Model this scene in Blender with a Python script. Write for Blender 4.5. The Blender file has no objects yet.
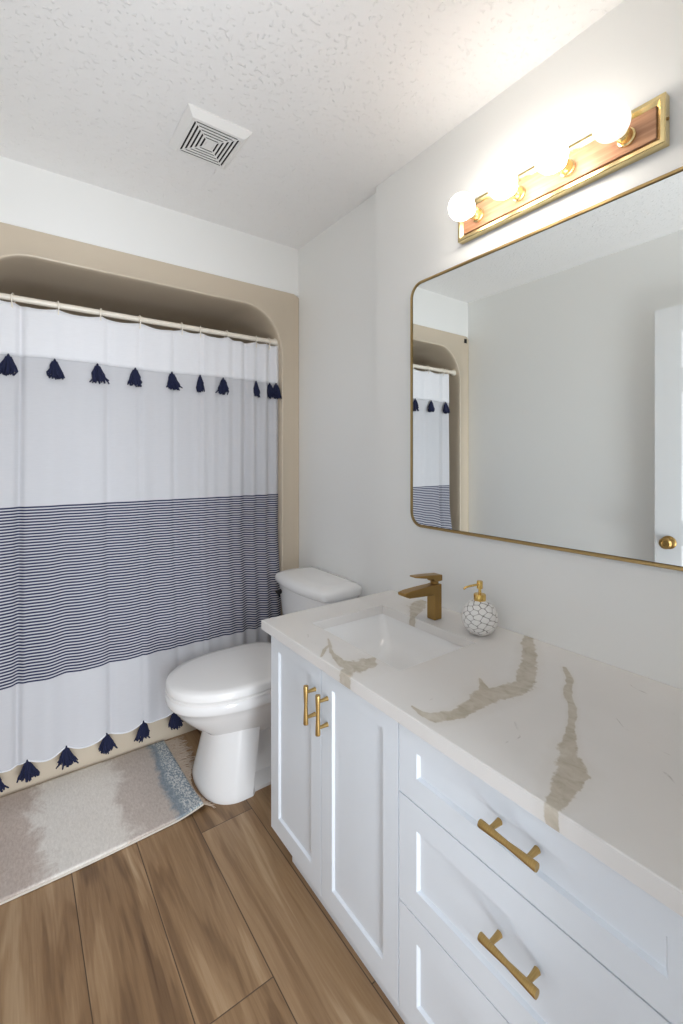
import bpy, bmesh, math, random
from mathutils import Vector, noise as mnoise

random.seed(7)
sc = bpy.context.scene
col = sc.collection

# ------------------------------------------------------------------ camera, light, exposure
F_PX, CAM_H, YAW = 452.0, 1.286, math.radians(36.0)
cam_d = bpy.data.cameras.new('camera')
cam_d.sensor_fit = 'AUTO'
cam_d.sensor_width = 36.0
cam_d.lens = F_PX / 1024 * 36.0
cam_d.shift_y = -53.0 / 1024
cam_d.clip_start = 0.02
cam = bpy.data.objects.new('camera', cam_d)
cam.location = (0, 0, CAM_H)
cam.rotation_euler = (math.radians(90), 0, -YAW)
col.objects.link(cam)
sc.camera = cam

sc.view_settings.view_transform = 'Standard'
sc.view_settings.look = 'None'
sc.view_settings.gamma = 1
sc.view_settings.exposure = 0.45
sc.view_settings.use_curve_mapping = False
sc.cycles.max_bounces = 14
sc.cycles.diffuse_bounces = 9
sc.cycles.glossy_bounces = 6
sc.cycles.caustics_reflective = False

world = bpy.data.worlds.new('daylight')
sc.world = world
world.use_nodes = True
bg = world.node_tree.nodes['Background']
bg.inputs[0].default_value = (0.78, 0.88, 1.0, 1)
bg.inputs[1].default_value = 0.6

# daylight of the hall coming in through the open doorway
ld = bpy.data.lights.new('hall_daylight', 'AREA')
ld.shape = 'RECTANGLE'
ld.size, ld.size_y = 1.8, 1.8
ld.energy = 90
ld.color = (0.85, 0.92, 1.0)
lo = bpy.data.objects.new('hall_daylight', ld)
lo.location = (0.1, -2.6, 2.2)
lo.rotation_euler = (math.radians(76), 0, 0)
col.objects.link(lo)

# added fill lamp, unseen, aimed up through the doorway to brighten the ceiling
ud = bpy.data.lights.new('ceiling_fill', 'AREA')
ud.shape = 'RECTANGLE'
ud.size, ud.size_y = 0.7, 1.1
ud.energy = 38
ud.color = (0.90, 0.95, 1.0)
uo = bpy.data.objects.new('ceiling_fill', ud)
uo.location = (0.42, -0.85, 0.25)
uo.rotation_euler = (math.radians(145), 0, 0)
col.objects.link(uo)

BULB = [8.0, 17.0, 17.0, 0.6]       # the globes on the vanity light, far to near

# ------------------------------------------------------------------ helpers
def lin(c):
    c = c / 255
    return c / 12.92 if c <= 0.04045 else ((c + 0.055) / 1.055) ** 2.4
def rgb(r, g, b): return (lin(r), lin(g), lin(b), 1)

def mat(name, color, rough=0.5, metal=0.0, **kw):
    m = bpy.data.materials.new(name)
    m.use_nodes = True
    b = m.node_tree.nodes['Principled BSDF']
    b.inputs['Base Color'].default_value = color
    b.inputs['Roughness'].default_value = rough
    b.inputs['Metallic'].default_value = metal
    for k, v in kw.items(): b.inputs[k].default_value = v
    return m

class NT:
    """small node-tree writer"""
    def __init__(s, m):
        s.t = m.node_tree; s.n = s.t.nodes; s.l = s.t.links
        s.bsdf = s.n['Principled BSDF']
    def put(s, sock, v):
        if hasattr(v, 'links'): s.l.new(v, sock)
        else: sock.default_value = v
    def math(s, op, a, b=0.0, c=None, clamp=False):
        n = s.n.new('ShaderNodeMath'); n.operation = op; n.use_clamp = clamp
        s.put(n.inputs[0], a); s.put(n.inputs[1], b)
        if c is not None: s.put(n.inputs[2], c)
        return n.outputs[0]
    def co(s):
        return s.n.new('ShaderNodeTexCoord').outputs['Object']
    def pos(s):
        return s.n.new('ShaderNodeNewGeometry').outputs['Position']
    def sep(s, v):
        n = s.n.new('ShaderNodeSeparateXYZ'); s.l.new(v, n.inputs[0]); return n.outputs
    def comb(s, x, y, z):
        n = s.n.new('ShaderNodeCombineXYZ')
        for i, v in enumerate((x, y, z)): s.put(n.inputs[i], v)
        return n.outputs[0]
    def mapping(s, v, scale=(1, 1, 1), loc=(0, 0, 0)):
        n = s.n.new('ShaderNodeMapping'); s.l.new(v, n.inputs[0])
        n.inputs['Scale'].default_value = scale; n.inputs['Location'].default_value = loc
        return n.outputs[0]
    def noise(s, v, scale, detail=3, rough=0.5, dist=0.0):
        n = s.n.new('ShaderNodeTexNoise'); s.l.new(v, n.inputs['Vector'])
        n.inputs['Scale'].default_value = scale; n.inputs['Detail'].default_value = detail
        n.inputs['Roughness'].default_value = rough; n.inputs['Distortion'].default_value = dist
        return n.outputs[0]
    def voro(s, v, scale, feature='F1'):
        n = s.n.new('ShaderNodeTexVoronoi'); n.feature = feature
        s.l.new(v, n.inputs['Vector']); n.inputs['Scale'].default_value = scale
        return n.outputs['Distance']
    def white(s, v):
        n = s.n.new('ShaderNodeTexWhiteNoise'); n.noise_dimensions = '3D'; s.l.new(v, n.inputs['Vector'])
        return n.outputs['Value']
    def ramp(s, f, stops, interp='LINEAR'):
        n = s.n.new('ShaderNodeValToRGB'); s.l.new(f, n.inputs[0]); cr = n.color_ramp
        cr.interpolation = interp
        while len(cr.elements) < len(stops): cr.elements.new(0.5)
        for e, (p, c) in zip(cr.elements, stops):
            e.position = p; e.color = c if hasattr(c, '__len__') else (c, c, c, 1)
        return n.outputs[0]
    def mix(s, f, a, b, mode='MIX'):
        n = s.n.new('ShaderNodeMix'); n.data_type = 'RGBA'; n.blend_type = mode
        s.put(n.inputs[0], f); s.put(n.inputs[6], a); s.put(n.inputs[7], b)
        return n.outputs[2]
    def step(s, v, lo, hi):
        n = s.n.new('ShaderNodeMapRange'); n.interpolation_type = 'SMOOTHSTEP'
        s.put(n.inputs[0], v); n.inputs[1].default_value = lo; n.inputs[2].default_value = hi
        return n.outputs[0]
    def attr(s, name):
        n = s.n.new('ShaderNodeAttribute'); n.attribute_name = name; return n.outputs['Fac']
    def bump(s, h, strength=0.2, dist=0.01):
        n = s.n.new('ShaderNodeBump'); s.l.new(h, n.inputs['Height'])
        n.inputs['Strength'].default_value = strength; n.inputs['Distance'].default_value = dist
        s.l.new(n.outputs[0], s.bsdf.inputs['Normal'])
    def color(s, c): s.l.new(c, s.bsdf.inputs['Base Color'])

class MB:
    def __init__(s): s.v = []; s.f = []
    def add(s, vs, fs):
        o = len(s.v); s.v += [tuple(v) for v in vs]; s.f += [tuple(i + o for i in f) for f in fs]
        return o
    def box(s, x0, x1, y0, y1, z0, z1):
        s.add([(x0,y0,z0),(x1,y0,z0),(x1,y1,z0),(x0,y1,z0),(x0,y0,z1),(x1,y0,z1),(x1,y1,z1),(x0,y1,z1)],
              [(3,2,1,0),(4,5,6,7),(0,1,5,4),(1,2,6,5),(2,3,7,6),(3,0,4,7)])
        return s
    def loft(s, rings, cap0=True, cap1=True, closed=True):
        n = len(rings[0]); vs = [p for r in rings for p in r]; fs = []
        for k in range(len(rings) - 1):
            for i in range(n if closed else n - 1):
                j = (i + 1) % n
                fs.append((k*n+i, k*n+j, (k+1)*n+j, (k+1)*n+i))
        if cap0: fs.append(tuple(reversed(range(n))))
        if cap1: fs.append(tuple(range((len(rings)-1)*n, len(rings)*n)))
        s.add(vs, fs); return s
    def lathe(s, prof, origin=(0,0,0), axis=(0,0,1), n=24, cap0=True, cap1=True):
        a = Vector(axis).normalized()
        u = a.orthogonal().normalized(); w = a.cross(u)
        o = Vector(origin); rings = []
        for r, h in prof:
            rings.append([o + a*h + (u*math.cos(2*math.pi*i/n) + w*math.sin(2*math.pi*i/n))*r for i in range(n)])
        return s.loft(rings, cap0, cap1)
    def tube(s, pts, r, n=10, closed=False):
        pts = [Vector(p) for p in pts]; m = len(pts); rings = []; prev = None
        rr = r if hasattr(r, '__len__') else [r]*m
        for i, p in enumerate(pts):
            if closed: t = (pts[(i+1)%m] - pts[i-1]).normalized()
            else: t = (pts[min(i+1,m-1)] - pts[max(i-1,0)]).normalized()
            u = t.orthogonal().normalized() if prev is None else (prev - t*prev.dot(t)).normalized()
            prev = u; w = t.cross(u)
            rings.append([p + (u*math.cos(2*math.pi*k/n) + w*math.sin(2*math.pi*k/n))*rr[i] for k in range(n)])
        if closed: rings.append(rings[0])
        return s.loft(rings, not closed, not closed)
    def build(s, name, m, parent=None, org=(0,0,0), bevel=0.0, seg=2, smooth=35, subsurf=0, attr=None):
        me = bpy.data.meshes.new(name)
        o = Vector(org)
        me.from_pydata([tuple(Vector(v) - o) for v in s.v], [], s.f)
        bm = bmesh.new(); bm.from_mesh(me)
        if not attr: bmesh.ops.remove_doubles(bm, verts=bm.verts, dist=1e-6)
        bmesh.ops.recalc_face_normals(bm, faces=bm.faces)
        bm.to_mesh(me); bm.free()
        if attr:
            for k, vals in attr.items():
                a = me.attributes.new(k, 'FLOAT', 'POINT')
                a.data.foreach_set('value', vals)
        for p in me.polygons: p.use_smooth = True
        if smooth < 180: me.set_sharp_from_angle(angle=math.radians(smooth))
        me.materials.append(m)
        ob = bpy.data.objects.new(name, me)
        col.objects.link(ob)
        if parent is not None: ob.parent = parent
        else: ob.location = o
        if subsurf:
            d = ob.modifiers.new('sub', 'SUBSURF'); d.levels = d.render_levels = subsurf
        if bevel:
            d = ob.modifiers.new('bev', 'BEVEL'); d.width = bevel; d.segments = seg
            d.limit_method = 'ANGLE'; d.angle_limit = math.radians(40); d.harden_normals = False
        return ob

def tag(o, label, cat, group=None, kind=None):
    o['label'] = label; o['category'] = cat
    if group: o['group'] = group
    if kind: o['kind'] = kind
    return o
def thing(name, loc, label, cat, group=None):
    o = bpy.data.objects.new(name, None); o.location = loc; o.empty_display_size = 0.05
    col.objects.link(o); return tag(o, label, cat, group)
def struct(o, label, cat): return tag(o, label, cat, kind='structure')

def rrect(w0, w1, h0, h1, r, n=8, corners=(1,1,1,1)):
    """rounded rectangle as 2D points, counter-clockwise from lower right"""
    out = []
    cs = [(w1-r, h0+r, -90), (w1-r, h1-r, 0), (w0+r, h1-r, 90), (w0+r, h0+r, 180)]
    ex = [(w1, h0), (w1, h1), (w0, h1), (w0, h0)]
    for k, (cx, cy, a0) in enumerate(cs):
        for i in range(n + 1):
            if corners[k]:
                a = math.radians(a0 + 90*i/n); out.append((cx + r*math.cos(a), cy + r*math.sin(a)))
            else: out.append(ex[k])
    return out

# ------------------------------------------------------------------ materials
def wall_mat(name, c, bump=0.05):
    m = mat(name, c, 0.55)
    t = NT(m); t.bump(t.noise(t.co(), 260, 3), bump, 0.002)
    return m
M_wall = wall_mat('wall_paint', rgb(241, 241, 239))
M_ceil = mat('ceiling_stipple', rgb(240, 239, 238), 0.9)
t = NT(M_ceil); c = t.co()
h = t.math('ADD', t.step(t.noise(c, 80, 3, 0.5), 0.58, 0.70), t.math('MULTIPLY', t.noise(c, 120, 3), 0.35))
t.bump(h, 0.6, 0.0035)

M_floor = mat('wood_planks', rgb(150, 118, 85), 0.42)
t = NT(M_floor); x, y, z = t.sep(t.co())
PW, PL = 0.188, 1.22
fx = t.math('DIVIDE', t.math('SUBTRACT', x, 0.335), PW)
ix = t.math('FLOOR', fx); frx = t.math('SUBTRACT', fx, ix)
fy = t.math('DIVIDE', t.math('SUBTRACT', y, t.math('MULTIPLY_ADD', ix, 0.532, 1.008)), PL)
iy = t.math('FLOOR', fy); fry = t.math('SUBTRACT', fy, iy)
rnd = t.white(t.comb(ix, iy, 3.7)); rnd2 = t.white(t.comb(iy, ix, 9.1))
gv = t.comb(t.math('ADD', t.math('MULTIPLY', x, 9.0), t.math('MULTIPLY', rnd, 31)), t.math('ADD', t.math('MULTIPLY', y, 0.9), t.math('MULTIPLY', rnd2, 17)), 0)
n1 = t.noise(gv, 1.0, 3, 0.55, 1.2)
grain = t.noise(t.comb(t.math('MULTIPLY', t.math('ADD', x, rnd), 130), t.math('MULTIPLY', y, 5), rnd), 1.0, 4, 0.6, 0.6)
cath = t.math('SINE', t.math('MULTIPLY', n1, 55))
tone = t.math('ADD', t.math('MULTIPLY_ADD', n1, 1.25, -0.13), t.math('MULTIPLY', t.math('SUBTRACT', rnd, 0.5), 0.20))
tone = t.math('ADD', tone, t.math('MULTIPLY', t.math('SUBTRACT', grain, 0.5), 0.30))
tone = t.math('ADD', tone, t.math('MULTIPLY', cath, 0.025))
wood = t.ramp(tone, [(0.24, rgb(94, 68, 44)), (0.44, rgb(134, 103, 71)), (0.62, rgb(160, 129, 95)), (0.84, rgb(188, 161, 128))])
ex_ = t.math('MULTIPLY', t.math('MINIMUM', frx, t.math('SUBTRACT', 1.0, frx)), PW)
ey_ = t.math('MULTIPLY', t.math('MINIMUM', fry, t.math('SUBTRACT', 1.0, fry)), PL)
edge = t.math('MINIMUM', ex_, ey_)
gap = t.step(edge, 0.0004, 0.0021)
t.color(t.mix(gap, rgb(74, 54, 38), wood))
t.bump(t.math('ADD', gap, t.math('MULTIPLY', grain, 0.12)), 0.3, 0.002)

M_paint = mat('vanity_paint', rgb(231, 236, 242), 0.55)
M_ceramic = mat('white_porcelain', rgb(240, 239, 238), 0.12)
M_seat = mat('white_seat_plastic', rgb(241, 239, 237), 0.22)
M_brass = mat('brushed_brass', rgb(178, 145, 84), 0.36, 1.0)
t = NT(M_brass); t.color(t.mix(t.noise(t.mapping(t.co(), (40, 40, 900)), 1.0, 2), rgb(170, 138, 82), rgb(208, 176, 118)))
M_bronze = mat('antique_bronze', rgb(166, 134, 82), 0.38, 1.0)
M_gold = mat('polished_gold', rgb(226, 190, 112), 0.2, 1.0)
M_frame = mat('mirror_brass', rgb(186, 158, 108), 0.3, 1.0)
M_lampbrass = mat('lamp_brass', rgb(238, 216, 160), 0.24, 1.0)
M_mirror = mat('mirror_silver', (0.86, 0.885, 0.875, 1), 0.0, 1.0)
M_dark = mat('dark_void', rgb(30, 28, 27), 0.8)
M_plastic = mat('white_plastic', rgb(236, 235, 233), 0.4)
M_rod = mat('ivory_rod', rgb(232, 224, 210), 0.3)
M_navy = mat('navy_yarn', rgb(18, 24, 56), 0.95)
t = NT(M_navy); t.color(t.mix(t.noise(t.co(), 220, 3), rgb(10, 14, 38), rgb(28, 35, 72)))
M_tub = mat('almond_fibreglass', rgb(205, 191, 171), 0.22)
M_wood = mat('light_bar_oak', rgb(176, 120, 84), 0.4)
t = NT(M_wood); g = t.noise(t.mapping(t.co(), (60, 4, 90)), 1.0, 4, 0.6, 0.8)
t.color(t.ramp(g, [(0.3, rgb(176, 124, 90)), (0.55, rgb(198, 148, 114)), (0.75, rgb(212, 166, 132))]))
M_doorpaint = mat('door_paint', rgb(236, 237, 238), 0.35)

# ------------------------------------------------------------------ room shell
XL, XR, XA, YB, YF, ZC = -0.25, 1.245, 1.272, 2.155, 0.14, 2.44
YS = 1.465     # end of the vanity wall, where the wall steps back
struct(MB().box(XL-0.1, XA+0.1, -1.7, 2.95, -0.06, 0).build('floor', M_floor), 'brown wood plank floor', 'floor')
struct(MB().box(XL-0.1, XA+0.1, YF-0.11, 2.3, ZC, ZC+0.06).build('ceiling', M_ceil), 'white stippled ceiling', 'ceiling')
struct(MB().box(XL-0.1, XL, YF-0.11, YB, 0, ZC).build('wall_left', M_wall), 'plain white wall opposite the vanity', 'wall')
struct(MB().box(XR, XA+0.1, YF-0.11, YS, 0, ZC).build('wall_right', M_wall), 'white wall behind the vanity and mirror', 'wall')
struct(MB().box(XA, XA+0.1, YS, 2.95, 0, ZC).build('wall_recess', M_wall), 'white wall set back behind the toilet', 'wall')
struct(MB().box(XL-0.1, XA, YB, YB+0.1, 2.184, ZC).build('wall_back', M_wall), 'white wall strip above the shower surround', 'wall')
w = MB()
DX0, DX1, DZ = -0.19, 0.575, 2.06
w.box(XL-0.1, DX0, YF-0.11, YF, 0, ZC); w.box(DX1, XR, YF-0.11, YF, 0, ZC); w.box(DX0, DX1, YF-0.11, YF, DZ, ZC)
struct(w.build('wall_front', M_wall), 'white wall with the doorway', 'wall')
struct(MB().box(XL, XL+0.012, 0.98, 2.14, 0, 0.09).build('baseboard_left', M_doorpaint, bevel=0.003), 'white baseboard along the plain wall', 'baseboard')
struct(MB().box(XA-0.012, XA, YS, 2.14, 0, 0.09).build('baseboard_right', M_doorpaint, bevel=0.003), 'white baseboard behind the toilet', 'baseboard')

# open door against the left wall (seen in the mirror)
def panel_door(y0, y1, z0, z1, xb, xf, panels, m, name, parent=None, org=(0,0,0), depth=0.008, slope=0.012):
    """slab between xb and xf (front = xf) with recessed panels [(y0,y1,z0,z1)] on the front face"""
    s = 1 if xf > xb else -1
    ys = sorted({y0, y1, *[p[0] for p in panels], *[p[1] for p in panels]})
    zs = sorted({z0, z1, *[p[2] for p in panels], *[p[3] for p in panels]})
    mb = MB()
    for i in range(len(ys)-1):
        for j in range(len(zs)-1):
            a, b, c, d = ys[i], ys[i+1], zs[j], zs[j+1]
            hit = any(p[0] <= a+1e-6 and p[1] >= b-1e-6 and p[2] <= c+1e-6 and p[3] >= d-1e-6 for p in panels)
            if not hit: mb.add([(xf,a,c),(xf,b,c),(xf,b,d),(xf,a,d)], [(0,1,2,3)])
    for (a, b, c, d) in panels:
        q = xf - s*depth; e = slope
        ya = [v for v in ys if a <= v <= b]; za = [v for v in zs if c <= v <= d]
        mb.add([(xf,a,c),(xf,b,c),(xf,b,d),(xf,a,d),(q,a+e,c+e),(q,b-e,c+e),(q,b-e,d-e),(q,a+e,d-e)],
               [(0,1,5,4),(1,2,6,5),(2,3,7,6),(3,0,4,7),(4,5,6,7)])
    mb.add([(xf,y0,z0),(xf,y1,z0),(xf,y1,z1),(xf,y0,z1),(xb,y0,z0),(xb,y1,z0),(xb,y1,z1),(xb,y0,z1)],
           [(0,1,5,4),(1,2,6,5),(2,3,7,6),(3,0,4,7),(7,6,5,4)])
    return mb.build(name, m, parent, org, smooth=20)

pn = []
for (a, b) in ((0.285, 0.495), (0.605, 0.815)):
    pn += [(a, b, 0.25, 0.86), (a, b, 0.98, 1.62), (a, b, 1.73, 1.92)]
door = panel_door(0.17, 0.93, 0.012, 2.045, -0.222, -0.187, pn, M_doorpaint, 'door_1', slope=0.02)
struct(door, 'white six panel door standing open against the plain wall', 'door')
kn = MB().lathe([(0.033, 0), (0.033, 0.004), (0.028, 0.009), (0.014, 0.013), (0.012, 0.028), (0.019, 0.034), (0.027, 0.042), (0.028, 0.052), (0.022, 0.06), (0.012, 0.062), (0.010, 0.059)], (-0.187, 0.868, 0.868), (1, 0, 0), 28)
kn.build('door_knob', M_bronze, door)['label'] = 'antique bronze round door knob'
MB().box(-0.215, -0.194, 0.93, 0.932, 0.84, 0.90).build('latch_plate', M_bronze, door)

# ------------------------------------------------------------------ shower tub unit
unit = thing('bathtub_surround', (0.512, 2.15, 0), 'almond fibreglass tub and shower surround with rounded arch opening', 'bathtub')
U = (0.512, 2.15, 0)
OX0, OX1, OZ1, RIM, R = -0.150, 1.168, 2.082, 0.40, 0.215
YFACE = 2.146
def arch(x0, x1, zt, r, zb=RIM, n=14):
    pts = [(x1, zb), (x1, zb + 0.5*(zt-r-zb))]
    for i in range(n+1):
        a = math.radians(90*i/n); pts.append((x1-r+r*math.cos(a), zt-1.15*r+1.15*r*math.sin(a)))
    for i in range(n+1):
        a = math.radians(90+90*i/n); pts.append((x0+r+r*math.cos(a), zt-1.15*r+1.15*r*math.sin(a)))
    pts += [(x0, zb + 0.5*(zt-r-zb)), (x0, zb)]
    return pts
def outer_like(pts, x0, x1, zt):
    """walk the outside rectangle in step with the arch points"""
    cx = (x0+x1)/2; out = []
    for (px, pz) in pts:
        if pz <= RIM + 1e-6: out.append((x1 if px > cx else x0, pz)); continue
        dx, dz = px-cx, pz-1.25
        k = min((x1-cx)/abs(dx) if abs(dx) > 1e-6 else 9, (zt-1.25)/dz if dz > 1e-6 else 9)
        out.append((cx+dx*k, pz if k*abs(dx) >= (x1-cx)-1e-6 and dz <= 0 else 1.25+dz*k))
    return out
inner = arch(OX0, OX1, OZ1, R)
n = len(inner)
outer = outer_like(inner, XL+0.003, XA-0.003, 2.184)
fr = MB()
def at(pts, yy): return [(a, yy, b) for a, b in pts]
def shrink(pts, d): 
    return [(min(max(a, OX0-1), 9) + (d if a < 0.5 else -d) * (1 if True else 0), b - (d if b > 1.8 else 0)) for a, b in pts]
def inset(d, drop=0): return arch(OX0+d, OX1-d, OZ1-d-drop, R-d*0.6)
lip = [(-0.008, 0.0), (-0.005, -0.0035), (0.0, -0.005), (0.0035, -0.003), (0.005, 0.004), (0.006, 0.02)]
rings = [at(outer, YFACE+0.03), at(outer, YFACE)] + [at(inset(d), YFACE + dy) for d, dy in lip]
fr.loft(rings, False, False, closed=False)
fr.build('surround_frame', M_tub, unit, U, smooth=50)
al = MB()
dep = [(0.006, 0.02), (0.008, 0.2), (0.012, 0.5), (0.02, 0.66), (0.05, 0.72), (0.12, 0.74)]
al.loft([at(inset(d), YFACE + dy) for d, dy in dep], False, True, closed=False)
al.build('shower_alcove', M_tub, unit, U, smooth=60)
tb = MB()
ap = [(YFACE+0.02, 0.0), (YFACE, 0.0), (YFACE, 0.36), (YFACE+0.006, 0.39), (YFACE+0.02, 0.40), (YFACE+0.075, 0.40), (YFACE+0.09, 0.39), (YFACE+0.115, 0.20), (YFACE+0.17, 0.10), (YFACE+0.55, 0.10), (YFACE+0.62, 0.2), (YFACE+0.66, 0.40), (YFACE+0.74, 0.40)]
tb.loft([[(XL+0.003, a, b) for a, b in ap], [(XA-0.003, a, b) for a, b in ap]], False, False, closed=False)
for xa, xb in ((XL+0.003, OX0+0.06), (OX1-0.06, XA-0.003)):
    tb.box(xa, xb, YFACE+0.08, YFACE+0.70, 0.09, 0.398)
tb.build('bathtub_apron', M_tub, unit, U, smooth=40)
MB().box(-0.222, -0.196, YFACE-0.003, YFACE, 2.135, 2.165).build('corner_sticker', M_dark, unit, U)['label'] = 'small dark square sticker in the corner of the frame'

# curtain rod
RY, RZ = 2.190, 1.917
rod = thing('curtain_rod', ((OX0+OX1)/2, RY, RZ), 'ivory tension rod across the shower opening', 'curtain rod')
RO = tuple(rod.location)
MB().lathe([(0.0125, OX0+0.02-RO[0]), (0.0125, OX1-0.02-RO[0])], RO, (1,0,0), 20).build('rod_tube', M_rod, rod, RO)
for xx, sg in ((OX0+0.0145, 1), (OX1-0.0145, -1)):
    MB().lathe([(0.024, 0), (0.024, 0.006), (0.016, 0.02), (0.014, 0.04)], (xx, RY, RZ), (sg,0,0), 20).build('end_cap', M_rod, rod, RO)

# ------------------------------------------------------------------ shower curtain
HOOKS = [-0.045, 0.0, 0.148, 0.308, 0.461, 0.648, 0.739, 0.870, 1.034, 1.104, 1.160]
CX0, CX1 = -0.058, 1.168
def cy_depth(z):
    # hangs from the rod, comes out over the tub rim, then straight down
    if z > 1.0: return 2.177 - 0.0*(z-1)
    if z > 0.42:
        k = (1.0 - z) / 0.58; k = k*k*(3-2*k)
        return 2.177 - 0.067*k
    return 2.110 - 0.02 * (0.42 - z) / 0.3
def fold(x, z):
    k = (1.92 - z) / 1.8
    a = 0.0030 + 0.0035*k
    f = a*math.sin(x*40 + 0.6*math.sin(x*9)) + 0.4*a*math.sin(x*71+1.3+k)
    # tight bunching near the right end
    b = max(0.0, min(1.0, (x-0.66)/0.35))
    f += b*0.011*math.sin(x*92+0.4*k) * (1.1-0.3*k)
    c = math.exp(-((x-0.025)/0.012)**2); f += 0.016*c                   # deep crease by the left hook
    for xc, am in ((0.33, 0.006), (0.46, 0.005), (0.735, 0.008), (0.61, 0.006)):
        f += am*math.exp(-((x-xc)/0.011)**2)
    return f
def cxw(x, z):
    # right edge drifts in lower down, left edge out
    k = max(0, (1.1 - z)/1.0)
    return x - 0.035*k*max(0, (x-0.7)/0.45) - 0.02*(1.9-z)/1.8*max(0, (0.2-x)/0.26)
def top_z(x):
    for a, b in zip(HOOKS[:-1], HOOKS[1:]):
        if a <= x <= b:
            u = (x-a)/(b-a); return 1.895 - 0.075*(b-a)*(4*u*(1-u))
    return 1.893
LOWX = [-0.036, 0.054, 0.173, 0.314, 0.456, 0.586, 0.735, 0.875, 0.985, 1.07]
def hem_z(x):
    base = 0.128 + 0.014*max(0, min(1, (x-0.05)/0.55))
    for a, b in zip(LOWX[:-1], LOWX[1:]):
        if a <= x <= b:
            u = (x-a)/(b-a); return base + 0.012 - 0.16*(b-a)*(4*u*(1-u)) * (1.0 if b < 0.7 else 0.5)
    return base + 0.01
NX, NZ = 300, 90
def cpt(x, z, dy=0.0):
    return (cxw(x, z), cy_depth(z) + fold(x, z)*1.0 - dy, z)
def cloth(z_of_bottom, z_of_top, nx, nz, dy=0.0, x0=CX0, x1=CX1):
    mb = MB(); vs = []; fs = []; hgt = []
    for j in range(nz+1):
        for i in range(nx+1):
            x = x0 + (x1-x0)*i/nx
            zb, zt = z_of_bottom(x), z_of_top(x)
            v = j/nz; z = zb + (zt-zb)*v
            vs.append(cpt(x, z, dy)); 
            # cloth height: the weave runs with the hem and the header
            hgt.append(z + (0.0 if z > 1.3 else (0.120 - zb)*max(0.0, min(1.0, (1.0-z)/0.9))**2*0.35))
    for j in range(nz):
        for i in range(nx):
            a = j*(nx+1)+i; fs.append((a, a+1, a+nx+2, a+nx+1))
    mb.add(vs, fs); return mb, hgt
def fabric(name, base, striped):
    m = mat(name, base, 0.9)
    t = NT(m)
    x, y, z = t.sep(t.pos())
    wv = t.math('MULTIPLY', t.math('SINE', t.math('MULTIPLY', x, 2200)), t.math('SINE', t.math('MULTIPLY', z, 2200)))
    cc = t.mix(t.noise(t.comb(t.math('MULTIPLY', x, 30), y, t.math('MULTIPLY', z, 260)), 1.0, 3), base, tuple(0.93*v for v in base[:3]) + (1,))
    if striped:
        hgt = t.attr('cloth_height')
        ph = t.math('FRACT', t.math('DIVIDE', hgt, 0.0117))
        tri = t.math('ABSOLUTE', t.math('SUBTRACT', ph, 0.5))
        line = t.math('SUBTRACT', 1.0, t.step(tri, 0.25, 0.33))
        band = t.math('MULTIPLY', t.math('GREATER_THAN', hgt, 0.424), t.math('LESS_THAN', hgt, 1.099))
        cc = t.mix(t.math('MULTIPLY', line, band), cc, rgb(46, 50, 82))
    t.color(cc)
    t.bump(t.noise(t.pos(), 500, 2), 0.08, 0.001)
    # thin cotton: a little light comes through
    b = t.bsdf
    tr = t.n.new('ShaderNodeBsdfTranslucent'); t.l.new(cc, tr.inputs[0])
    ms = t.n.new('ShaderNodeMixShader'); ms.inputs[0].default_value = 0.18
    out = t.n['Material Output']
    t.l.new(b.outputs[0], ms.inputs[1]); t.l.new(tr.outputs[0], ms.inputs[2]); t.l.new(ms.outputs[0], out.inputs[0])
    return m
M_cloth = fabric('cotton_striped', rgb(213, 213, 217), True)
M_header = fabric('cotton_white', rgb(242, 242, 245), False)
cur = thing('shower_curtain', (0.54, 2.19, 0.09), 'white cotton shower curtain with a navy striped band and navy tassels', 'shower curtain')
CO = tuple(cur.location)
mb, hgt = cloth(hem_z, top_z, NX, NZ)
mb.build('curtain_cloth', M_cloth, cur, CO, smooth=180, attr={'cloth_height': hgt})
def seam_z(x): return 1.690 + 0.004*math.sin(x*9)
mb, _ = cloth(seam_z, lambda x: top_z(x)+0.0015, NX, 12, dy=0.004)
mb.build('curtain_header', M_header, cur, CO, smooth=180, attr={'cloth_height': _}).modifiers.new('th', 'SOLIDIFY').thickness = 0.0015
hm = MB(); hm.tube([cpt(CX0+(CX1-CX0)*i/160, hem_z(CX0+(CX1-CX0)*i/160), 0.002) for i in range(161)], 0.003, 8)
hm.build('hem', M_header, cur, CO)
def tassel(p, rng, L=0.072, W=0.026, lean=0.0):
    mb = MB(); p = Vector(p)
    mb.lathe([(0.002, 0.0), (0.0045, -0.006), (0.006, -0.012), (0.0055, -0.018), (0.007, -0.022)], p, (0,0,1), 10)
    for k in range(44):
        a = rng.uniform(0, 6.283); rr = math.sqrt(rng.uniform(0, 1)); l = L*rng.uniform(0.8, 1.05)
        dx, dy = rr*math.cos(a), rr*math.sin(a)*0.55
        pts = []
        for i in range(5):
            u = i/4
            sp = 0.25 + 0.75*u**0.8
            pts.append(p + Vector((W*dx*sp*(1+0.45*rng.uniform(-1,1)*u) + lean*u*u, W*dy*sp - 0.003*u, -0.012 - (l-0.012)*u)))
        mb.tube(pts, [0.0035, 0.0038, 0.004, 0.0038, 0.0025], 6)
    return mb
rng = random.Random(3)
for x, ln in zip([-0.013, 0.137, 0.290, 0.439, 0.597, 0.730, 0.846, 1.020, 1.106, 1.136], [-0.006, 0.006, 0.006, 0.002, 0.009, 0.0, -0.006, 0.004, 0.008, 0.006]):
    q = cpt(x, 1.692, 0.013)
    narrow = 0.6 if x in (0.730, 1.020) else 1.0
    tassel(q, rng, 0.082, 0.030*narrow, ln).build('tassel', M_navy, cur, CO)
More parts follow.
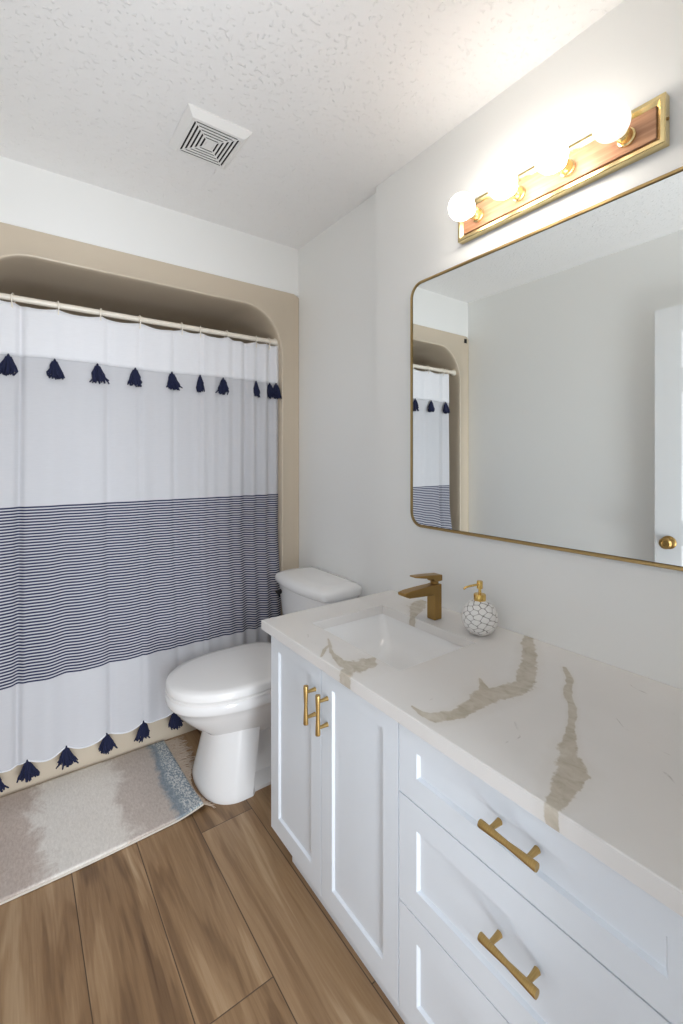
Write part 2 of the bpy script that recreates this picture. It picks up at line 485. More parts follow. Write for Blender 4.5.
for x, ln in zip(LOWX, [0.004, 0.004, 0.008, 0.004, -0.002, 0.006, 0, 0.004, 0, 0]):
    q = cpt(x, hem_z(x)+0.003, 0.004)
    tassel(q, rng, 0.078, 0.031, ln).build('tassel', M_navy, cur, CO)

# curtain hooks: one ring built, the others copied
def ring_mesh():
    mb = MB()
    pts = []
    for i in range(22):
        a = 2*math.pi*i/22
        pts.append((0.0, 0.021*math.cos(a), 0.0 + (0.0195*math.sin(a) if math.sin(a) > 0 else 0.046*math.sin(a))))
    mb.tube(pts, 0.0026, 8, closed=True)
    return mb
labels = ['ivory curtain ring at the outer end of the rod by the plain wall',
          'ivory curtain ring above the tassel at the left picture edge',
          'ivory curtain ring second from the left picture edge',
          'ivory curtain ring third from the left picture edge',
          'ivory curtain ring fourth from the left picture edge',
          'left ring of the close pair on the rod above the fifth and sixth tassels',
          'right ring of the close pair on the rod above the fifth and sixth tassels',
          'ivory curtain ring fourth from the right end of the rod',
          'ivory curtain ring third from the right end of the rod',
          'ivory curtain ring second from the right end of the rod',
          'last ivory curtain ring at the right end of the rod by the toilet']
r0 = ring_mesh().build('curtain_ring', M_rod)
for i, x in enumerate(HOOKS):
    o = r0 if i == 0 else r0.copy()
    if i: col.objects.link(o)
    o.location = (x, RY-0.003, RZ-0.0035)
    o.rotation_euler = (0, 0, random.uniform(-0.35, 0.35))
    tag(o, labels[i], 'curtain ring', 'rings holding the shower curtain')

# ------------------------------------------------------------------ toilet
TY = 1.765
toi = thing('toilet', (0.86, TY, 0), 'white two piece toilet with closed lid between curtain and vanity', 'toilet')
TO = tuple(toi.location)
def egg(x0, x1, b, z, n=48, blunt=0.56, p=2.25, y=TY):
    """egg outline, front at x0; widest point at the blunt fraction"""
    xm = x0 + (x1-x0)*blunt; out = []
    for i in range(n):
        a = 2*math.pi*i/n; c, s_ = math.cos(a), math.sin(a)
        ax = (x1-xm) if c > 0 else (xm-x0)
        q = p if c < 0 else 3.2
        e = 2/q
        out.append((xm + ax*math.copysign(abs(c)**e, c), y + b*math.copysign(abs(s_)**e, s_), z))
    return out
def foot(z, x0, b, bb, n=160):
    """pedestal section: broad front column, narrower trapway behind"""
    out = []
    for i in range(n):
        a = 2*math.pi*i/n; c, s_ = math.cos(a), math.sin(a)
        xm = x0 + 0.13
        if c < 0:
            out.append((xm + 0.13*math.copysign(abs(c)**0.85, c), TY + b*math.copysign(abs(s_)**0.85, s_), z))
        else:
            # c 0..1 -> run back to the rear
            xx = xm + 0.39*c
            k = max(0.0, min(1.0, (xx - (xm+0.035))/0.012)); k = k*k*(3-2*k)
            w_ = b + (bb-b)*k
            if c > 0.93: w_ *= math.sqrt(max(0, 1-((c-0.93)/0.07)**2))
            out.append((xx, TY + math.copysign(w_, s_) if abs(s_) > 1e-9 else TY, z))
    return out
bw = MB()
secs = [foot(0.0, 0.582, 0.172, 0.155), foot(0.012, 0.580, 0.173, 0.156), foot(0.03, 0.584, 0.169, 0.12), foot(0.035, 0.585, 0.168, 0.10), foot(0.10, 0.600, 0.155, 0.07), foot(0.18, 0.618, 0.141, 0.065), foot(0.245, 0.630, 0.132, 0.065)]
bw.loft(secs, True, True)
bl = [egg(0.625, 1.04, 0.115, 0.20), egg(0.60, 1.05, 0.132, 0.225), egg(0.565, 1.06, 0.150, 0.25), egg(0.53, 1.06, 0.168, 0.285), egg(0.500, 1.06, 0.186, 0.32), egg(0.486, 1.06, 0.193, 0.343),
      egg(0.474, 1.065, 0.199, 0.348), egg(0.470, 1.065, 0.202, 0.356), egg(0.470, 1.065, 0.202, 0.378), egg(0.474, 1.06, 0.199, 0.386)]
bw.loft(bl, True, True)
bw.box(1.02, 1.235, TY-0.11, TY+0.11, 0.25, 0.385)
bw.build('bowl', M_ceramic, toi, TO, smooth=42)
st = MB(); st.loft([egg(0.474, 0.985, 0.197, 0.3862), egg(0.470, 0.985, 0.201, 0.388), egg(0.470, 0.985, 0.201, 0.395), egg(0.474, 0.985, 0.197, 0.398)])
st.build('seat', M_seat, toi, TO, smooth=40)
ld_ = MB(); ld_.loft([egg(0.476, 0.995, 0.193, 0.4005), egg(0.471, 0.995, 0.198, 0.403), egg(0.471, 0.995, 0.198, 0.424), egg(0.477, 0.99, 0.193, 0.431), egg(0.505, 0.975, 0.170, 0.435), egg(0.56, 0.94, 0.12, 0.4385), egg(0.66, 0.88, 0.05, 0.440)])
ld_.build('seat_lid', M_seat, toi, TO, smooth=50)
for yy in (TY-0.075, TY+0.075):
    MB().box(0.99, 1.025, yy-0.02, yy+0.02, 0.385, 0.425).build('seat_hinge', M_seat, toi, TO, bevel=0.005)
# tank: bowed front
TC = TY + 0.036
def tank_ring(z, gx, gy, xb=1.255, cc=0.045):
    out = []; y0, y1 = TC-gy, TC+gy; n = 16
    for i in range(n+1):
        u = -1 + 2*i/n
        out.append((xb - gx*(1 - 0.10*abs(u)**2), TC + (gy-cc)*u, z))
    xs = xb - gx*0.90
    for k in range(1, 6):
        a = math.radians(90*k/5); out.append((xs + cc*1.6*(1-math.cos(a)), y1-cc+cc*math.sin(a), z))
    out += [(xb-0.02, y1-0.01, z), (xb, y1-0.02, z), (xb, y0+0.02, z), (xb-0.02, y0+0.01, z)]
    for k in range(5, 0, -1):
        a = math.radians(90*k/5); out.append((xs + cc*1.6*(1-math.cos(a)), y0+cc-cc*math.sin(a), z))
    return out
tk = MB(); tk.loft([tank_ring(0.386, 0.175, 0.195), tank_ring(0.40, 0.182, 0.205), tank_ring(0.55, 0.203, 0.212), tank_ring(0.678, 0.215, 0.222)])
tk.build('tank', M_ceramic, toi, TO, bevel=0.006, smooth=40)
tl = MB(); tl.loft([tank_ring(0.678, 0.228, 0.232, 1.262), tank_ring(0.683, 0.236, 0.238, 1.262), tank_ring(0.707, 0.238, 0.239, 1.262), tank_ring(0.719, 0.230, 0.232, 1.262), tank_ring(0.728, 0.20, 0.208, 1.257), tank_ring(0.731, 0.14, 0.17, 1.24)])
tl.build('tank_lid', M_ceramic, toi, TO, smooth=55)
lv = MB(); lv.lathe([(0.012, 0), (0.012, 0.008), (0.006, 0.01), (0.006, 0.018)], (1.058, TC+0.16, 0.64), (-1,0,0), 16)
lv.tube([(1.040, TC+0.175, 0.64), (1.037, TC+0.155, 0.637), (1.034, TC+0.13, 0.632)], [0.005, 0.0045, 0.005], 10)
lv.build('flush_lever', M_dark, toi, TO)['label'] = 'dark flush lever'

# ------------------------------------------------------------------ vanity cabinet
VX, VY0, VY1, VZ0, VZ1 = 0.705, 0.165, 1.337, 0.080, 0.724
van = thing('vanity_cabinet', (0.96, 0.75, 0), 'white shaker vanity cabinet with two doors and drawers under the marble top', 'vanity cabinet')
VO = tuple(van.location)
b_ = MB()
T = 0.018
b_.box(VX, XR-0.003, VY1-T, VY1, 0.0+VZ0, VZ1); b_.box(VX, XR-0.003, VY0, VY0+T, VZ0, VZ1)
b_.box(VX, XR-0.003, 0.7295-T/2, 0.7295+T/2, VZ0, VZ1)
b_.box(VX, XR-0.003, VY0, VY1, VZ0, VZ0+T); b_.box(XR-0.012, XR-0.003, VY0, VY1, VZ0, VZ1)
b_.box(VX, VX+0.018, VY0, VY1, VZ1-0.03, VZ1)
b_.build('carcass', M_paint, van, VO)
k_ = MB(); k_.box(0.722, 0.738, VY0, 1.262, 0.0, VZ0); k_.box(0.738, XR-0.003, 1.246, 1.262, 0.0, VZ0)
k_.build('toe_kick', M_paint, van, VO, bevel=0.001)
XF = 0.685
def front(name, y0, y1, z0, z1, rail, bot=None):
    g = 0.0016
    y0 += g; y1 -= g; z0 += g; z1 -= g
    bot = bot or rail
    return panel_door(y0, y1, z0, z1, 0.704, XF, [(y0+rail, y1-rail, z0+bot, z1-rail)], M_paint, name, van, VO, depth=0.007, slope=0.0045)
d_l = front('door', 1.038, 1.337, 0.080, 0.722, 0.050, 0.056)
d_r = front('door', 0.7295, 1.038, 0.080, 0.722, 0.050, 0.056)
dr = [front('drawer', 0.17, 0.7295, a, b, 0.053) for a, b in ((0.559, 0.722), (0.322, 0.559), (0.080, 0.322))]
def bar_handle(L=0.106):
    """hourglass bar along local z on two posts reaching local +x"""
    mb = MB(); H = L/2
    mb.lathe([(0.0010, -H), (0.0068, -H), (0.0072, -H+0.002), (0.0064, -H*0.55), (0.0050, 0), (0.0064, H*0.55), (0.0072, H-0.002), (0.0068, H), (0.0010, H)], (0,0,0), (0,0,1), 20)
    for zz in (-H*0.66, H*0.66):
        mb.lathe([(0.0045, 0.0), (0.0045, 0.012), (0.0058, 0.029), (0.0062, 0.0305)], (0,0,zz), (1,0,0), 16)
    return mb
h0 = bar_handle().build('handle', M_brass)
h0['label'] = 'brushed brass bar handle'
spots = [(d_l, (0.6545, 1.0685, 0.606), False), (d_r, (0.6545, 1.0075, 0.606), False)]
spots += [(dr[0], (0.6545, 0.440, 0.655), True), (dr[1], (0.6545, 0.440, 0.459), True), (dr[2], (0.6545, 0.440, 0.21), True)]
for i, (par, p, flat) in enumerate(spots):
    o = h0 if i == 0 else h0.copy()
    if i: col.objects.link(o)
    o.parent = par
    o.location = Vector(p) - Vector(VO)
    o.rotation_euler = (math.radians(90), 0, 0) if flat else (0, 0, 0)

# ------------------------------------------------------------------ countertop with veins
CXF, CY0, CY1, CZ0, CZ1 = 0.662, 0.144, 1.361, 0.726, 0.756
SX0, SX1, SY0, SY1 = 0.782, 1.082, 0.828, 1.238
VEINS = [  # polylines (x, y, half width)
   [(1.247,0.769,0.0182),(1.104,0.673,0.0202),(0.973,0.608,0.0241),(0.909,0.612,0.0269),(0.863,0.626,0.0297),(0.806,0.618,0.0212),(0.748,0.618,0.0174),(0.693,0.636,0.0159),(0.688,0.662,0.0078),(0.693,0.696,0.0027)],
   [(0.864,0.621,0.0176),(0.882,0.649,0.0125),(0.913,0.686,0.0025)],
   [(1.134,0.594,0.0066),(1.068,0.547,0.0083),(1.007,0.521,0.0096),(0.965,0.49,0.0085),(0.895,0.457,0.0081),(0.823,0.425,0.0172),(0.774,0.395,0.0241),(0.717,0.38,0.0235),(0.674,0.372,0.0156),(0.661,0.368,0.0116)],
   [(0.774,0.395,0.0261),(0.774,0.377,0.0102),(0.775,0.364,0.0021)],
   [(0.751,1.105,0.003),(0.704,1.017,0.0068),(0.692,0.957,0.0149),(0.704,0.911,0.0341),(0.735,0.909,0.0347),(0.765,0.916,0.0148),(0.778,0.922,0.0032)],
   [(0.705,0.905,0.0145),(0.673,0.901,0.0204),(0.642,0.882,0.0156)],
   [(1.25,1.194,0.0112),(1.182,1.161,0.0361),(1.11,1.106,0.0136),(1.028,1.038,0.0021)],
   [(0.666,1.013,0.003),(0.698,1.044,0.007),(0.722,1.061,0.0035)],
]
THIN = [[(0.70,0.69),(0.77,0.68),(0.84,0.60),(0.86,0.56)],[(0.86,0.56),(0.78,0.50),(0.72,0.50)],[(1.0,0.42),(0.96,0.36),(0.95,0.30)],[(1.2,0.5),(1.1,0.35),(1.0,0.2)],[(0.80,0.62),(0.84,0.55),(0.90,0.53)],[(0.9,0.3),(0.8,0.22),(0.7,0.2)],[(0.72,1.2),(0.70,1.1),(0.74,1.05)]]
def seg_d(px, py, a, b):
    ax, ay = a[0], a[1]; dx, dy = b[0]-ax, b[1]-ay
    k = max(0, min(1, ((px-ax)*dx+(py-ay)*dy)/(dx*dx+dy*dy)))
    return math.hypot(px-ax-k*dx, py-ay-k*dy), k
def vein(x, y):
    wv = mnoise.noise_vector(Vector((x*14, y*14, 0.3)))
    x2, y2 = x + wv[0]*0.005, y + wv[1]*0.005
    best = 9
    for pl in VEINS:
        for a, b in zip(pl[:-1], pl[1:]):
            d, k = seg_d(x2, y2, a, b)
            best = min(best, d/(a[2]+(b[2]-a[2])*k))
    return min(best, 4.0)
def thin(x, y):
    wv = mnoise.noise_vector(Vector((x*20, y*20, 5.3)))
    x2, y2 = x + wv[0]*0.015, y + wv[1]*0.015
    return min(min(seg_d(x2, y2, a, b)[0] for a, b in zip(pl[:-1], pl[1:])) for pl in THIN)
def lines(a, b, stops, step):
    s_ = sorted({a, b, *stops}); out = []
    for p, q in zip(s_[:-1], s_[1:]):
        k = max(1, round((q-p)/step)); out += [p+(q-p)*i/k for i in range(k)]
    return out + [s_[-1]]
E_ = 0.0025
gx = lines(CXF, XR-0.001, [CXF+E_, SX0, SX1], 0.0055); gy = lines(CY0, CY1, [CY1-E_, SY0, SY1], 0.0055)
vs = []; fs = []; idx = {}
def vid(x, y, z):
    k = (round(x, 5), round(y, 5), round(z, 5))
    if k not in idx: idx[k] = len(vs); vs.append((x, y, z))
    return idx[k]
def quad(*p): fs.append(tuple(vid(*q) for q in p))
def in_hole(x, y): return SX0 < x < SX1 and SY0 < y < SY1
def topz(x, y): return CZ1 - (E_*0.8 if x <= CXF+1e-6 or y >= CY1-1e-6 else 0)
for i in range(len(gx)-1):
    for j in range(len(gy)-1):
        if in_hole((gx[i]+gx[i+1])/2, (gy[j]+gy[j+1])/2): continue
        a, b, c, d = gx[i], gx[i+1], gy[j], gy[j+1]
        quad((a,c,topz(a,c)), (b,c,topz(b,c)), (b,d,topz(b,d)), (a,d,topz(a,d)))
        quad((a,d,CZ0), (b,d,CZ0), (b,c,CZ0), (a,c,CZ0))
for c, d in zip(gy[:-1], gy[1:]):
    for x_ in (gx[0], gx[-1]): quad((x_,c,topz(x_,c)), (x_,d,topz(x_,d)), (x_,d,CZ0), (x_,c,CZ0))
    if SY0 <= c and d <= SY1 + 1e-9:
        for x_ in (SX0, SX1): quad((x_,c,CZ1), (x_,d,CZ1), (x_,d,CZ0), (x_,c,CZ0))
for a, b in zip(gx[:-1], gx[1:]):
    for y_ in (gy[0], gy[-1]): quad((a,y_,topz(a,y_)), (b,y_,topz(b,y_)), (b,y_,CZ0), (a,y_,CZ0))
    if SX0 <= a and b <= SX1 + 1e-9:
        for y_ in (SY0, SY1): quad((a,y_,CZ1), (b,y_,CZ1), (b,y_,CZ0), (a,y_,CZ0))
ct = MB(); ct.add(vs, fs)
M_marble = mat('veined_quartz', rgb(232, 228, 224), 0.22)
t = NT(M_marble); P_ = t.co()
vf = t.math('ADD', t.attr('vein'), t.math('MULTIPLY', t.math('SUBTRACT', t.noise(P_, 42, 5, 0.62), 0.5), 1.5))
inside = t.math('SUBTRACT', 1.0, t.step(vf, 0.78, 1.05))
halo = t.math('MULTIPLY', t.math('SUBTRACT', 1.0, t.step(vf, 0.9, 2.4)), 0.16)
vc = t.ramp(t.noise(t.mapping(P_, (45, 30, 30)), 1.0, 5, 0.6, 0.5), [(0.3, rgb(180, 170, 153)), (0.5, rgb(196, 186, 170)), (0.72, rgb(208, 200, 187))])
base = t.mix(t.noise(P_, 7, 4), rgb(232, 229, 226), rgb(224, 220, 216))
tn = t.math('MULTIPLY', t.math('SUBTRACT', 1.0, t.step(t.attr('thin'), 0.0, 0.0022)), t.step(t.noise(P_, 26, 2), 0.50, 0.62))
cc = t.mix(t.math('MULTIPLY', tn, 0.7), base, rgb(170, 164, 158))
cc = t.mix(halo, cc, rgb(200, 190, 174)); cc = t.mix(inside, cc, vc); t.color(cc)
cto = ct.build('countertop', M_marble, smooth=30, attr={'vein': [vein(v[0], v[1]) for v in vs], 'thin': [thin(v[0], v[1]) for v in vs]})
tag(cto, 'white marble look countertop with beige veins on the vanity', 'countertop')

# undermount sink
sk = thing('sink', ((SX0+SX1)/2, (SY0+SY1)/2, 0.60), 'white rectangular undermount sink set in the marble countertop', 'sink')
SO = tuple(sk.location)
def srect(x0, x1, y0, y1, z, r): return [(a, b, z) for a, b in rrect(x0, x1, y0, y1, r, 6)]
s_ = MB()
e = 0.004
s_.loft([srect(SX0-0.03, SX1+0.03, SY0-0.03, SY1+0.03, CZ0-0.0005, 0.03), srect(SX0-e, SX1+e, SY0-e, SY1+e, CZ0-0.0005, 0.018), srect(SX0-e+.001, SX1+e-.001, SY0-e+.002, SY1+e-.002, CZ0-0.006, 0.02),
         srect(SX0+.008, SX1-.012, SY0+.012, SY1-.03, 0.66, 0.03), srect(SX0+.014, SX1-.035, SY0+.028, SY1-.060, 0.630, 0.04), srect(SX0+.03, SX1-.09, SY0+.06, SY1-.10, 0.610, 0.05), srect(SX0+.12, SX1-.12, SY0+.17, SY1-.21, 0.606, 0.02),
         srect(SX0+.12, SX1-.12, SY0+.17, SY1-.21, 0.594, 0.02), srect(SX0+.03, SX1-.02, SY0+.05, SY1-.12, 0.598, 0.05), srect(SX0, SX1+.008, SY0, SY1-.02, 0.655, 0.03), srect(SX0-0.012, SX1+0.012, SY0-0.012, SY1+0.012, CZ0-0.014, 0.03), srect(SX0-0.03, SX1+0.03, SY0-0.03, SY1+0.03, CZ0-0.012, 0.03)], False, False)
s_.build('basin', M_ceramic, sk, SO, smooth=50)
MB().lathe([(0.001, 0.6075), (0.019, 0.6075), (0.021, 0.6065), (0.021, 0.5955)], (0.93, 1.013, 0), (0,0,1), 24, True, True).build('drain', M_bronze, sk, SO)

# faucet
fx, fyy, fz = 1.134, 1.035, CZ1
fa = thing('faucet', (fx, fyy, fz), 'antique brass single lever faucet behind the sink', 'faucet')
FO = (fx, fyy, fz)
MB().box(fx-.0175, fx+.0175, fyy-.0175, fyy+.0175, fz, 0.872).build('faucet_body', M_bronze, fa, FO, bevel=0.003, seg=3)
sp = MB()
def bar(x, z0, z1, w_): return [(x, fyy-w_, z0), (x, fyy+w_, z0), (x, fyy+w_, z1), (x, fyy-w_, z1)]
sp.loft([bar(fx-.012, .840, .8715, .0165), bar(fx-.05, .842, .8715, .0168), bar(fx-.10, .846, .8705, .017), bar(fx-.128, .848, .8695, .017), bar(fx-.136, .851, .868, .017), bar(fx-.150, .858, .8665, .0165)])
sp.build('spout', M_bronze, fa, FO, bevel=0.002, seg=2)
lvv = MB()
lvv.lathe([(0.0135, .872), (0.0135, .884)], (fx, fyy, 0), (0,0,1), 24)
lvv.loft([bar(fx+.020, .882, .897, .0175), bar(fx+.018, .882, .902, .0175), bar(fx-.014, .882, .905, .0175), bar(fx-.022, .893, .906, .0172), bar(fx-.07, .902, .910, .0155), bar(fx-.102, .908, .9125, .013)])
lvv.build('lever', M_bronze, fa, FO, bevel=0.0015, seg=2)

# soap dispenser with pebbled body
dx, dy = 1.147, 0.864
sd = thing('soap_dispenser', (dx, dy, CZ1), 'round white pebbled soap dispenser with gold pump beside the faucet', 'soap dispenser')
DO = (dx, dy, CZ1)
rg = random.Random(5); seeds = []
ga = math.pi*(3-math.sqrt(5)); NS = 92
for i in range(NS):
    zz = 1-2*(i+.5)/NS; rr = math.sqrt(1-zz*zz); a = ga*i
    v = Vector((rr*math.cos(a)+rg.uniform(-.09,.09), rr*math.sin(a)+rg.uniform(-.09,.09), zz+rg.uniform(-.06,.06)))
    v.normalize(); v.z *= 1.45; seeds.append(v)
dv = []; df = []; dg = []; NU, NV = 120, 72
BR, BH = 0.0535, 0.0545
for j in range(NV+1):
    th = math.radians(12) + (math.radians(158)-math.radians(12))*j/NV
    for i in range(NU):
        a = 2*math.pi*i/NU
        d = Vector((math.sin(th)*math.cos(a), math.sin(th)*math.sin(a), math.cos(th)))
        q = Vector((d.x, d.y, d.z*1.45))
        ds = sorted((q-s0).length for s0 in seeds)[:2]
        g = min(1.0, max(0.0, (ds[1]-ds[0])/0.13)); pad = g*g*(3-2*g)
        r = BR*(0.955 + 0.045*pad)
        dv.append((dx + d.x*r, dy + d.y*r, CZ1 + 0.0505 + d.z*BH*(0.955+0.045*pad))); dg.append(pad)
for j in range(NV):
    for i in range(NU): df.append((j*NU+i, j*NU+(i+1)%NU, (j+1)*NU+(i+1)%NU, (j+1)*NU+i))
df.append(tuple(range(NU))); df.append(tuple(reversed(range(NV*NU, (NV+1)*NU))))
M_pebble = mat('pebbled_resin', rgb(236, 234, 231), 0.45)
t = NT(M_pebble); t.color(t.mix(t.step(t.attr('pad'), 0.04, 0.5), rgb(132, 124, 118), rgb(242, 240, 237)))
pb = MB(); pb.add(dv, df); pb.build('bottle', M_pebble, sd, DO, smooth=180, attr={'pad': dg})
MB().lathe([(.017, .098), (.018, .100), (.018, .118), (.0165, .1205), (.0085, .1215)], (dx,dy,CZ1), (0,0,1), 28).build('collar', M_gold, sd, DO)
pm = MB(); pm.lathe([(.0045, .12), (.0045, .136), (.0085, .137), (.0088, .139), (.0088, .158), (.0078, .160)], (dx,dy,CZ1), (0,0,1), 24)
pm.tube([(dx-.004, dy, CZ1+.150), (dx-.04, dy+.004, CZ1+.150), (dx-.060, dy+.006, CZ1+.1485), (dx-.066, dy+.007, CZ1+.144)], [.0036, .0033, .003, .0028], 12)
pm.build('pump', M_gold, sd, DO)

# ------------------------------------------------------------------ mirror
MY0, MY1, MZ0, MZ1 = 0.225, 1.249, 1.030, 1.953
mi = thing('wall_mirror', (XR, (MY0+MY1)/2, MZ0), 'large rounded rectangular mirror in thin brass frame above the counter', 'mirror')
MO = tuple(mi.location)
XM = XR - 0.013
def mring(d, x, r): return [(x, a, b) for a, b in rrect(MY0+d, MY1-d, MZ0+d, MZ1-d, r, 10)]
f_ = MB(); RR = 0.055
f_.loft([mring(0.001, XR-0.001, RR), mring(0, XM+.002, RR), mring(.002, XM, RR), mring(.0085, XM, RR-.008), mring(.0085, XM+.004, RR-.008), mring(.0105, XM+.004, RR-.0105), mring(.0105, XM+.0055, RR-.0105)], False, False)
f_.build('mirror_frame', M_frame, mi, MO, smooth=40)
g_ = MB(); g_.loft([mring(.009, XM+.0115, RR-.009), mring(.009, XM+.004, RR-.009)])
g_.build('mirror_glass', M_mirror, mi, MO, smooth=30)

# ------------------------------------------------------------------ vanity light
LY0, LY1, LZ0, LZ1 = 0.405, 1.008, 2.020, 2.136
li = thing('vanity_light', (XR, (LY0+LY1)/2, LZ0), 'brass and oak vanity light bar with four globe bulbs above the mirror', 'light fixture')
LO = tuple(li.location)
def lring(d, x): return [(x, LY0+d, LZ0+d), (x, LY1-d, LZ0+d), (x, LY1-d, LZ1-d), (x, LY0+d, LZ1-d)]
p_ = MB(); p_.loft([lring(0, XR-.0005), lring(0, XR-.024), lring(.002, XR-.027), lring(.010, XR-.027), lring(.019, XR-.019), lring(.019, XR-.010)], False, True)
p_.build('brass_backplate', M_lampbrass, li, LO, smooth=25)
MB().box(XR-.0215, XR-.0105, LY0+.0195, LY1-.0195, LZ0+.0195, LZ1-.0195).build('oak_panel', M_wood, li, LO, bevel=0.002)
for yy, k in ((LY0+.02, 0),):
    MB().lathe([(.004, 0), (.004, .002), (.002, .003)], (XR-.013, LY0-.0005, (LZ0+LZ1)/2), (0,-1,0), 12).build('side_screw', M_bronze, li, LO)
BY = [0.925, 0.779, 0.633, 0.487]
for i, yy in enumerate(BY):
    s0 = MB(); s0.lathe([(.021, .0215), (.021, .028), (.0175, .030), (.0175, .058), (.0165, .060)], (XR, yy, 2.076), (-1,0,0), 24)
    so = s0.build('socket', M_lampbrass, li, LO)
    bm_ = MB(); R_ = 0.0405; cxb = 0.108
    prof = [(.0155, .058), (.0165, .066)] + [(R_*math.sin(math.radians(a)), cxb - R_*math.cos(math.radians(a))) for a in range(28, 180, 8)] + [(.0008, cxb+R_)]
    bm_.lathe(prof, (XR, yy, 2.076), (-1,0,0), 32)
    mb_ = mat('opal_globe_%s' % 'abcd'[i], rgb(240, 238, 234), 0.25)
    b = mb_.node_tree.nodes['Principled BSDF']
    b.inputs['Emission Color'].default_value = (1.0, 0.93, 0.84, 1)
    b.inputs['Emission Strength'].default_value = BULB[i]
    ob = bm_.build('globe_bulb', mb_, li, LO, smooth=60)
ob['label'] = 'dimmer globe bulb nearest the viewer'

# ------------------------------------------------------------------ ceiling vent
vx0, vx1, vy0, vy1 = 0.460, 0.683, 1.475, 1.722
ve = thing('ceiling_vent', ((vx0+vx1)/2, (vy0+vy1)/2, ZC), 'white square exhaust vent cover with concentric slots on the ceiling', 'vent')
EO = tuple(ve.location)
def vr(d, z): return [(vx0+d, vy0+d*1.05, z), (vx1-d, vy0+d*1.05, z), (vx1-d, vy1-d*1.05, z), (vx0+d, vy1-d*1.05, z)]
c_ = MB(); c_.loft([vr(0, ZC), vr(0, ZC-.005), vr(.021, ZC-.024), vr(.025, ZC-.024), vr(.025, ZC-.016)], False, False)
c_.build('vent_cover', M_plastic, ve, EO, smooth=20)
MB().loft([vr(.0245, ZC-.018), vr(.0245, ZC-.0210)]).build('vent_inside', M_dark, ve, EO)
gr = MB(); d = .0255
for k in range(6):
    gr.loft([vr(d, ZC-.0212), vr(d, ZC-.0235), vr(d+.0064, ZC-.0235), vr(d+.0064, ZC-.0212), vr(d, ZC-.0212)], False, False)
    d += .0132
gr.loft([vr(.099, ZC-.0212), vr(.099, ZC-.0235)])
xm, ym = (vx0+vx1)/2, (vy0+vy1)/2
for sx, sy in ((1,1), (1,-1), (-1,1), (-1,-1)):
    gr.tube([(xm+sx*.008, ym+sy*.012, ZC-.0218), (xm+sx*.085, ym+sy*.096, ZC-.0218)], .0020, 6)
gr.build('vent_grille', M_plastic, ve, EO, smooth=20)

# ------------------------------------------------------------------ bath rug
rx0, rx1, ry0, ry1 = -0.235, 0.552, 1.640, 2.128
ru = thing('bath_rug', ((rx0+rx1)/2, (ry0+ry1)/2, 0), 'fringed pink cream and blue abstract rug on the floor beside the tub', 'rug')
UO = tuple(ru.location)
rv = []; rf = []; NXr, NYr = 96, 56
def rugz(x, y):
    u = max(0, (x-0.46)/(rx1-0.46)); v = max(0, (ry0+0.14-y)/0.14)
    return 0.0005 + 0.007 + 0.014*(u**1.5)*(v**1.3) + 0.0006*math.sin(x*23)*math.sin(y*17)
def rugxy(x, y):
    v = (y-ry0)/(ry1-ry0)
    bow = -0.012*math.sin(math.pi*min(1, max(0, (x-rx0)/(rx1-rx0)))) * (1-v)
    return x + 0.012*(1-v)*max(0, (x-0.4)/0.15), y + bow
for j in range(NYr+1):
    for i in range(NXr+1):
        x = rx0+(rx1-rx0)*i/NXr; y = ry0+(ry1-ry0)*j/NYr
        xx, yy = rugxy(x, y); rv.append((xx, yy, rugz(x, y)))
for j in range(NYr):
    for i in range(NXr):
        a = j*(NXr+1)+i; rf.append((a, a+1, a+NXr+2, a+NXr+1))
M_rug = mat('woven_rug', rgb(190, 178, 168), 0.95)
t = NT(M_rug); P_ = t.co(); x, y, z = t.sep(t.pos())
wob = t.math('MULTIPLY', t.math('SUBTRACT', t.noise(P_, 9, 5, 0.7, 0.6), 0.5), 0.26)
xs = t.math('ADD', x, wob)
zone = t.ramp(t.math('MULTIPLY_ADD', xs, 1.0, 0.30), [(0.18, rgb(182, 166, 155)), (0.34, rgb(194, 177, 166)), (0.39, rgb(232, 226, 218)), (0.60, rgb(230, 222, 212)), (0.66, rgb(194, 179, 168)), (0.78, rgb(186, 172, 161))])
xb = t.math('ADD', x, t.math('MULTIPLY', wob, 0.35))
blue = t.step(xb, 0.462, 0.49)
speck = t.step(t.noise(t.mapping(P_, (170, 90, 90)), 1.0, 3, 0.7), 0.46, 0.56)
inner_b = t.step(xb, 0.49, 0.515)
bl_c = t.mix(t.math('MULTIPLY', speck, inner_b), rgb(112, 130, 142), rgb(206, 208, 206))
zc = t.mix(blue, zone, bl_c)
fleck = t.noise(t.mapping(P_, (160, 60, 60)), 1.0, 4, 0.7, 0.5)
zc = t.mix(0.20, zc, t.ramp(fleck, [(0.3, rgb(110, 100, 96)), (0.7, rgb(245, 242, 238))]), 'MIX')
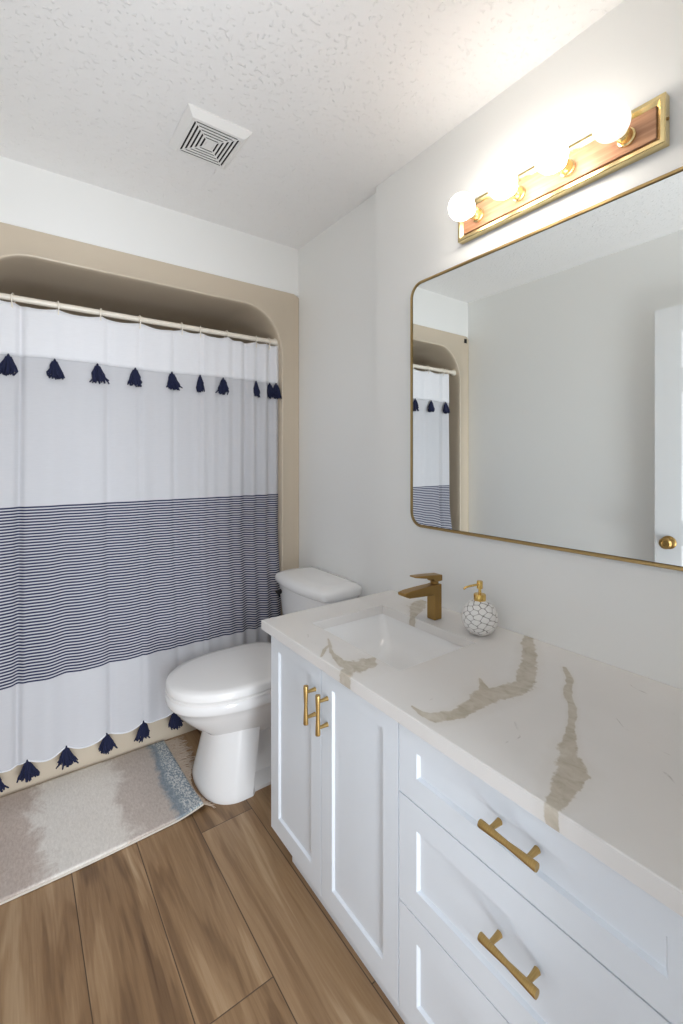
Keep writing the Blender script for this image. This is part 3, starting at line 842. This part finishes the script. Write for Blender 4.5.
bord = t.math('MINIMUM', t.math('MINIMUM', t.math('SUBTRACT', y, ry0-0.004), t.math('SUBTRACT', ry1, y)), t.math('SUBTRACT', rx1+0.004, x))
t.color(zc)
t.bump(t.noise(t.mapping(P_, (300, 300, 300)), 1.0, 2), 0.4, 0.002)
ob = None
rp = MB(); rp.add(rv, rf); ob = rp.build('rug_pile', M_rug, ru, UO, smooth=180)
sdm = ob.modifiers.new('th', 'SOLIDIFY'); sdm.thickness = 0.006; sdm.offset = -1
M_edge = mat('rug_binding', rgb(208, 200, 188), 0.9)
eb = MB()
pts = [rugxy(rx0+(rx1-rx0)*i/60, ry0) + (rugz(rx0+(rx1-rx0)*i/60, ry0)-0.003,) for i in range(61)]
pts += [rugxy(rx1, ry0+(ry1-ry0)*i/30) + (rugz(rx1, ry0+(ry1-ry0)*i/30)-0.003,) for i in range(31)]
pts += [rugxy(rx1-(rx1-rx0)*i/60, ry1) + (rugz(rx1-(rx1-rx0)*i/60, ry1)-0.003,) for i in range(61)]
eb.tube(pts, 0.0032, 8); eb.build('rug_binding', M_edge, ru, UO)
M_fringe = mat('rug_fringe', rgb(186, 168, 150), 0.95)
fg = MB(); rg = random.Random(11)
for i in range(170):
    y = ry0 + (ry1-ry0)*(i+rg.random())/170
    xx, yy = rugxy(rx1, y); z0 = rugz(rx1, y)-0.003
    clump = 0.010*math.sin(i*0.9)
    L = rg.uniform(0.05, 0.095); a = rg.uniform(-0.45, 0.25) + clump*15
    q = (y-TY)/0.178
    xmax = 0.574 + (0.13*(1-math.sqrt(1-q*q)) if abs(q) < 1 else 0.13)
    if y < TY - 0.10: a -= 0.25
    L = max(0.008, min(L, (xmax - 0.004 - xx)/max(0.5, math.cos(a))))
    pts = []
    for k in range(5):
        u = k/4
        pts.append((xx + L*u*math.cos(a*u), yy + L*u*math.sin(a*u) + rg.uniform(-.003, .003), max(0.0022, z0*(1-u)**2 + 0.002 + rg.uniform(0, .002))))
    fg.tube(pts, [0.0018, 0.0018, 0.0016, 0.0014, 0.001], 5)
o = fg.build('rug_fringe', M_fringe, ru, UO)
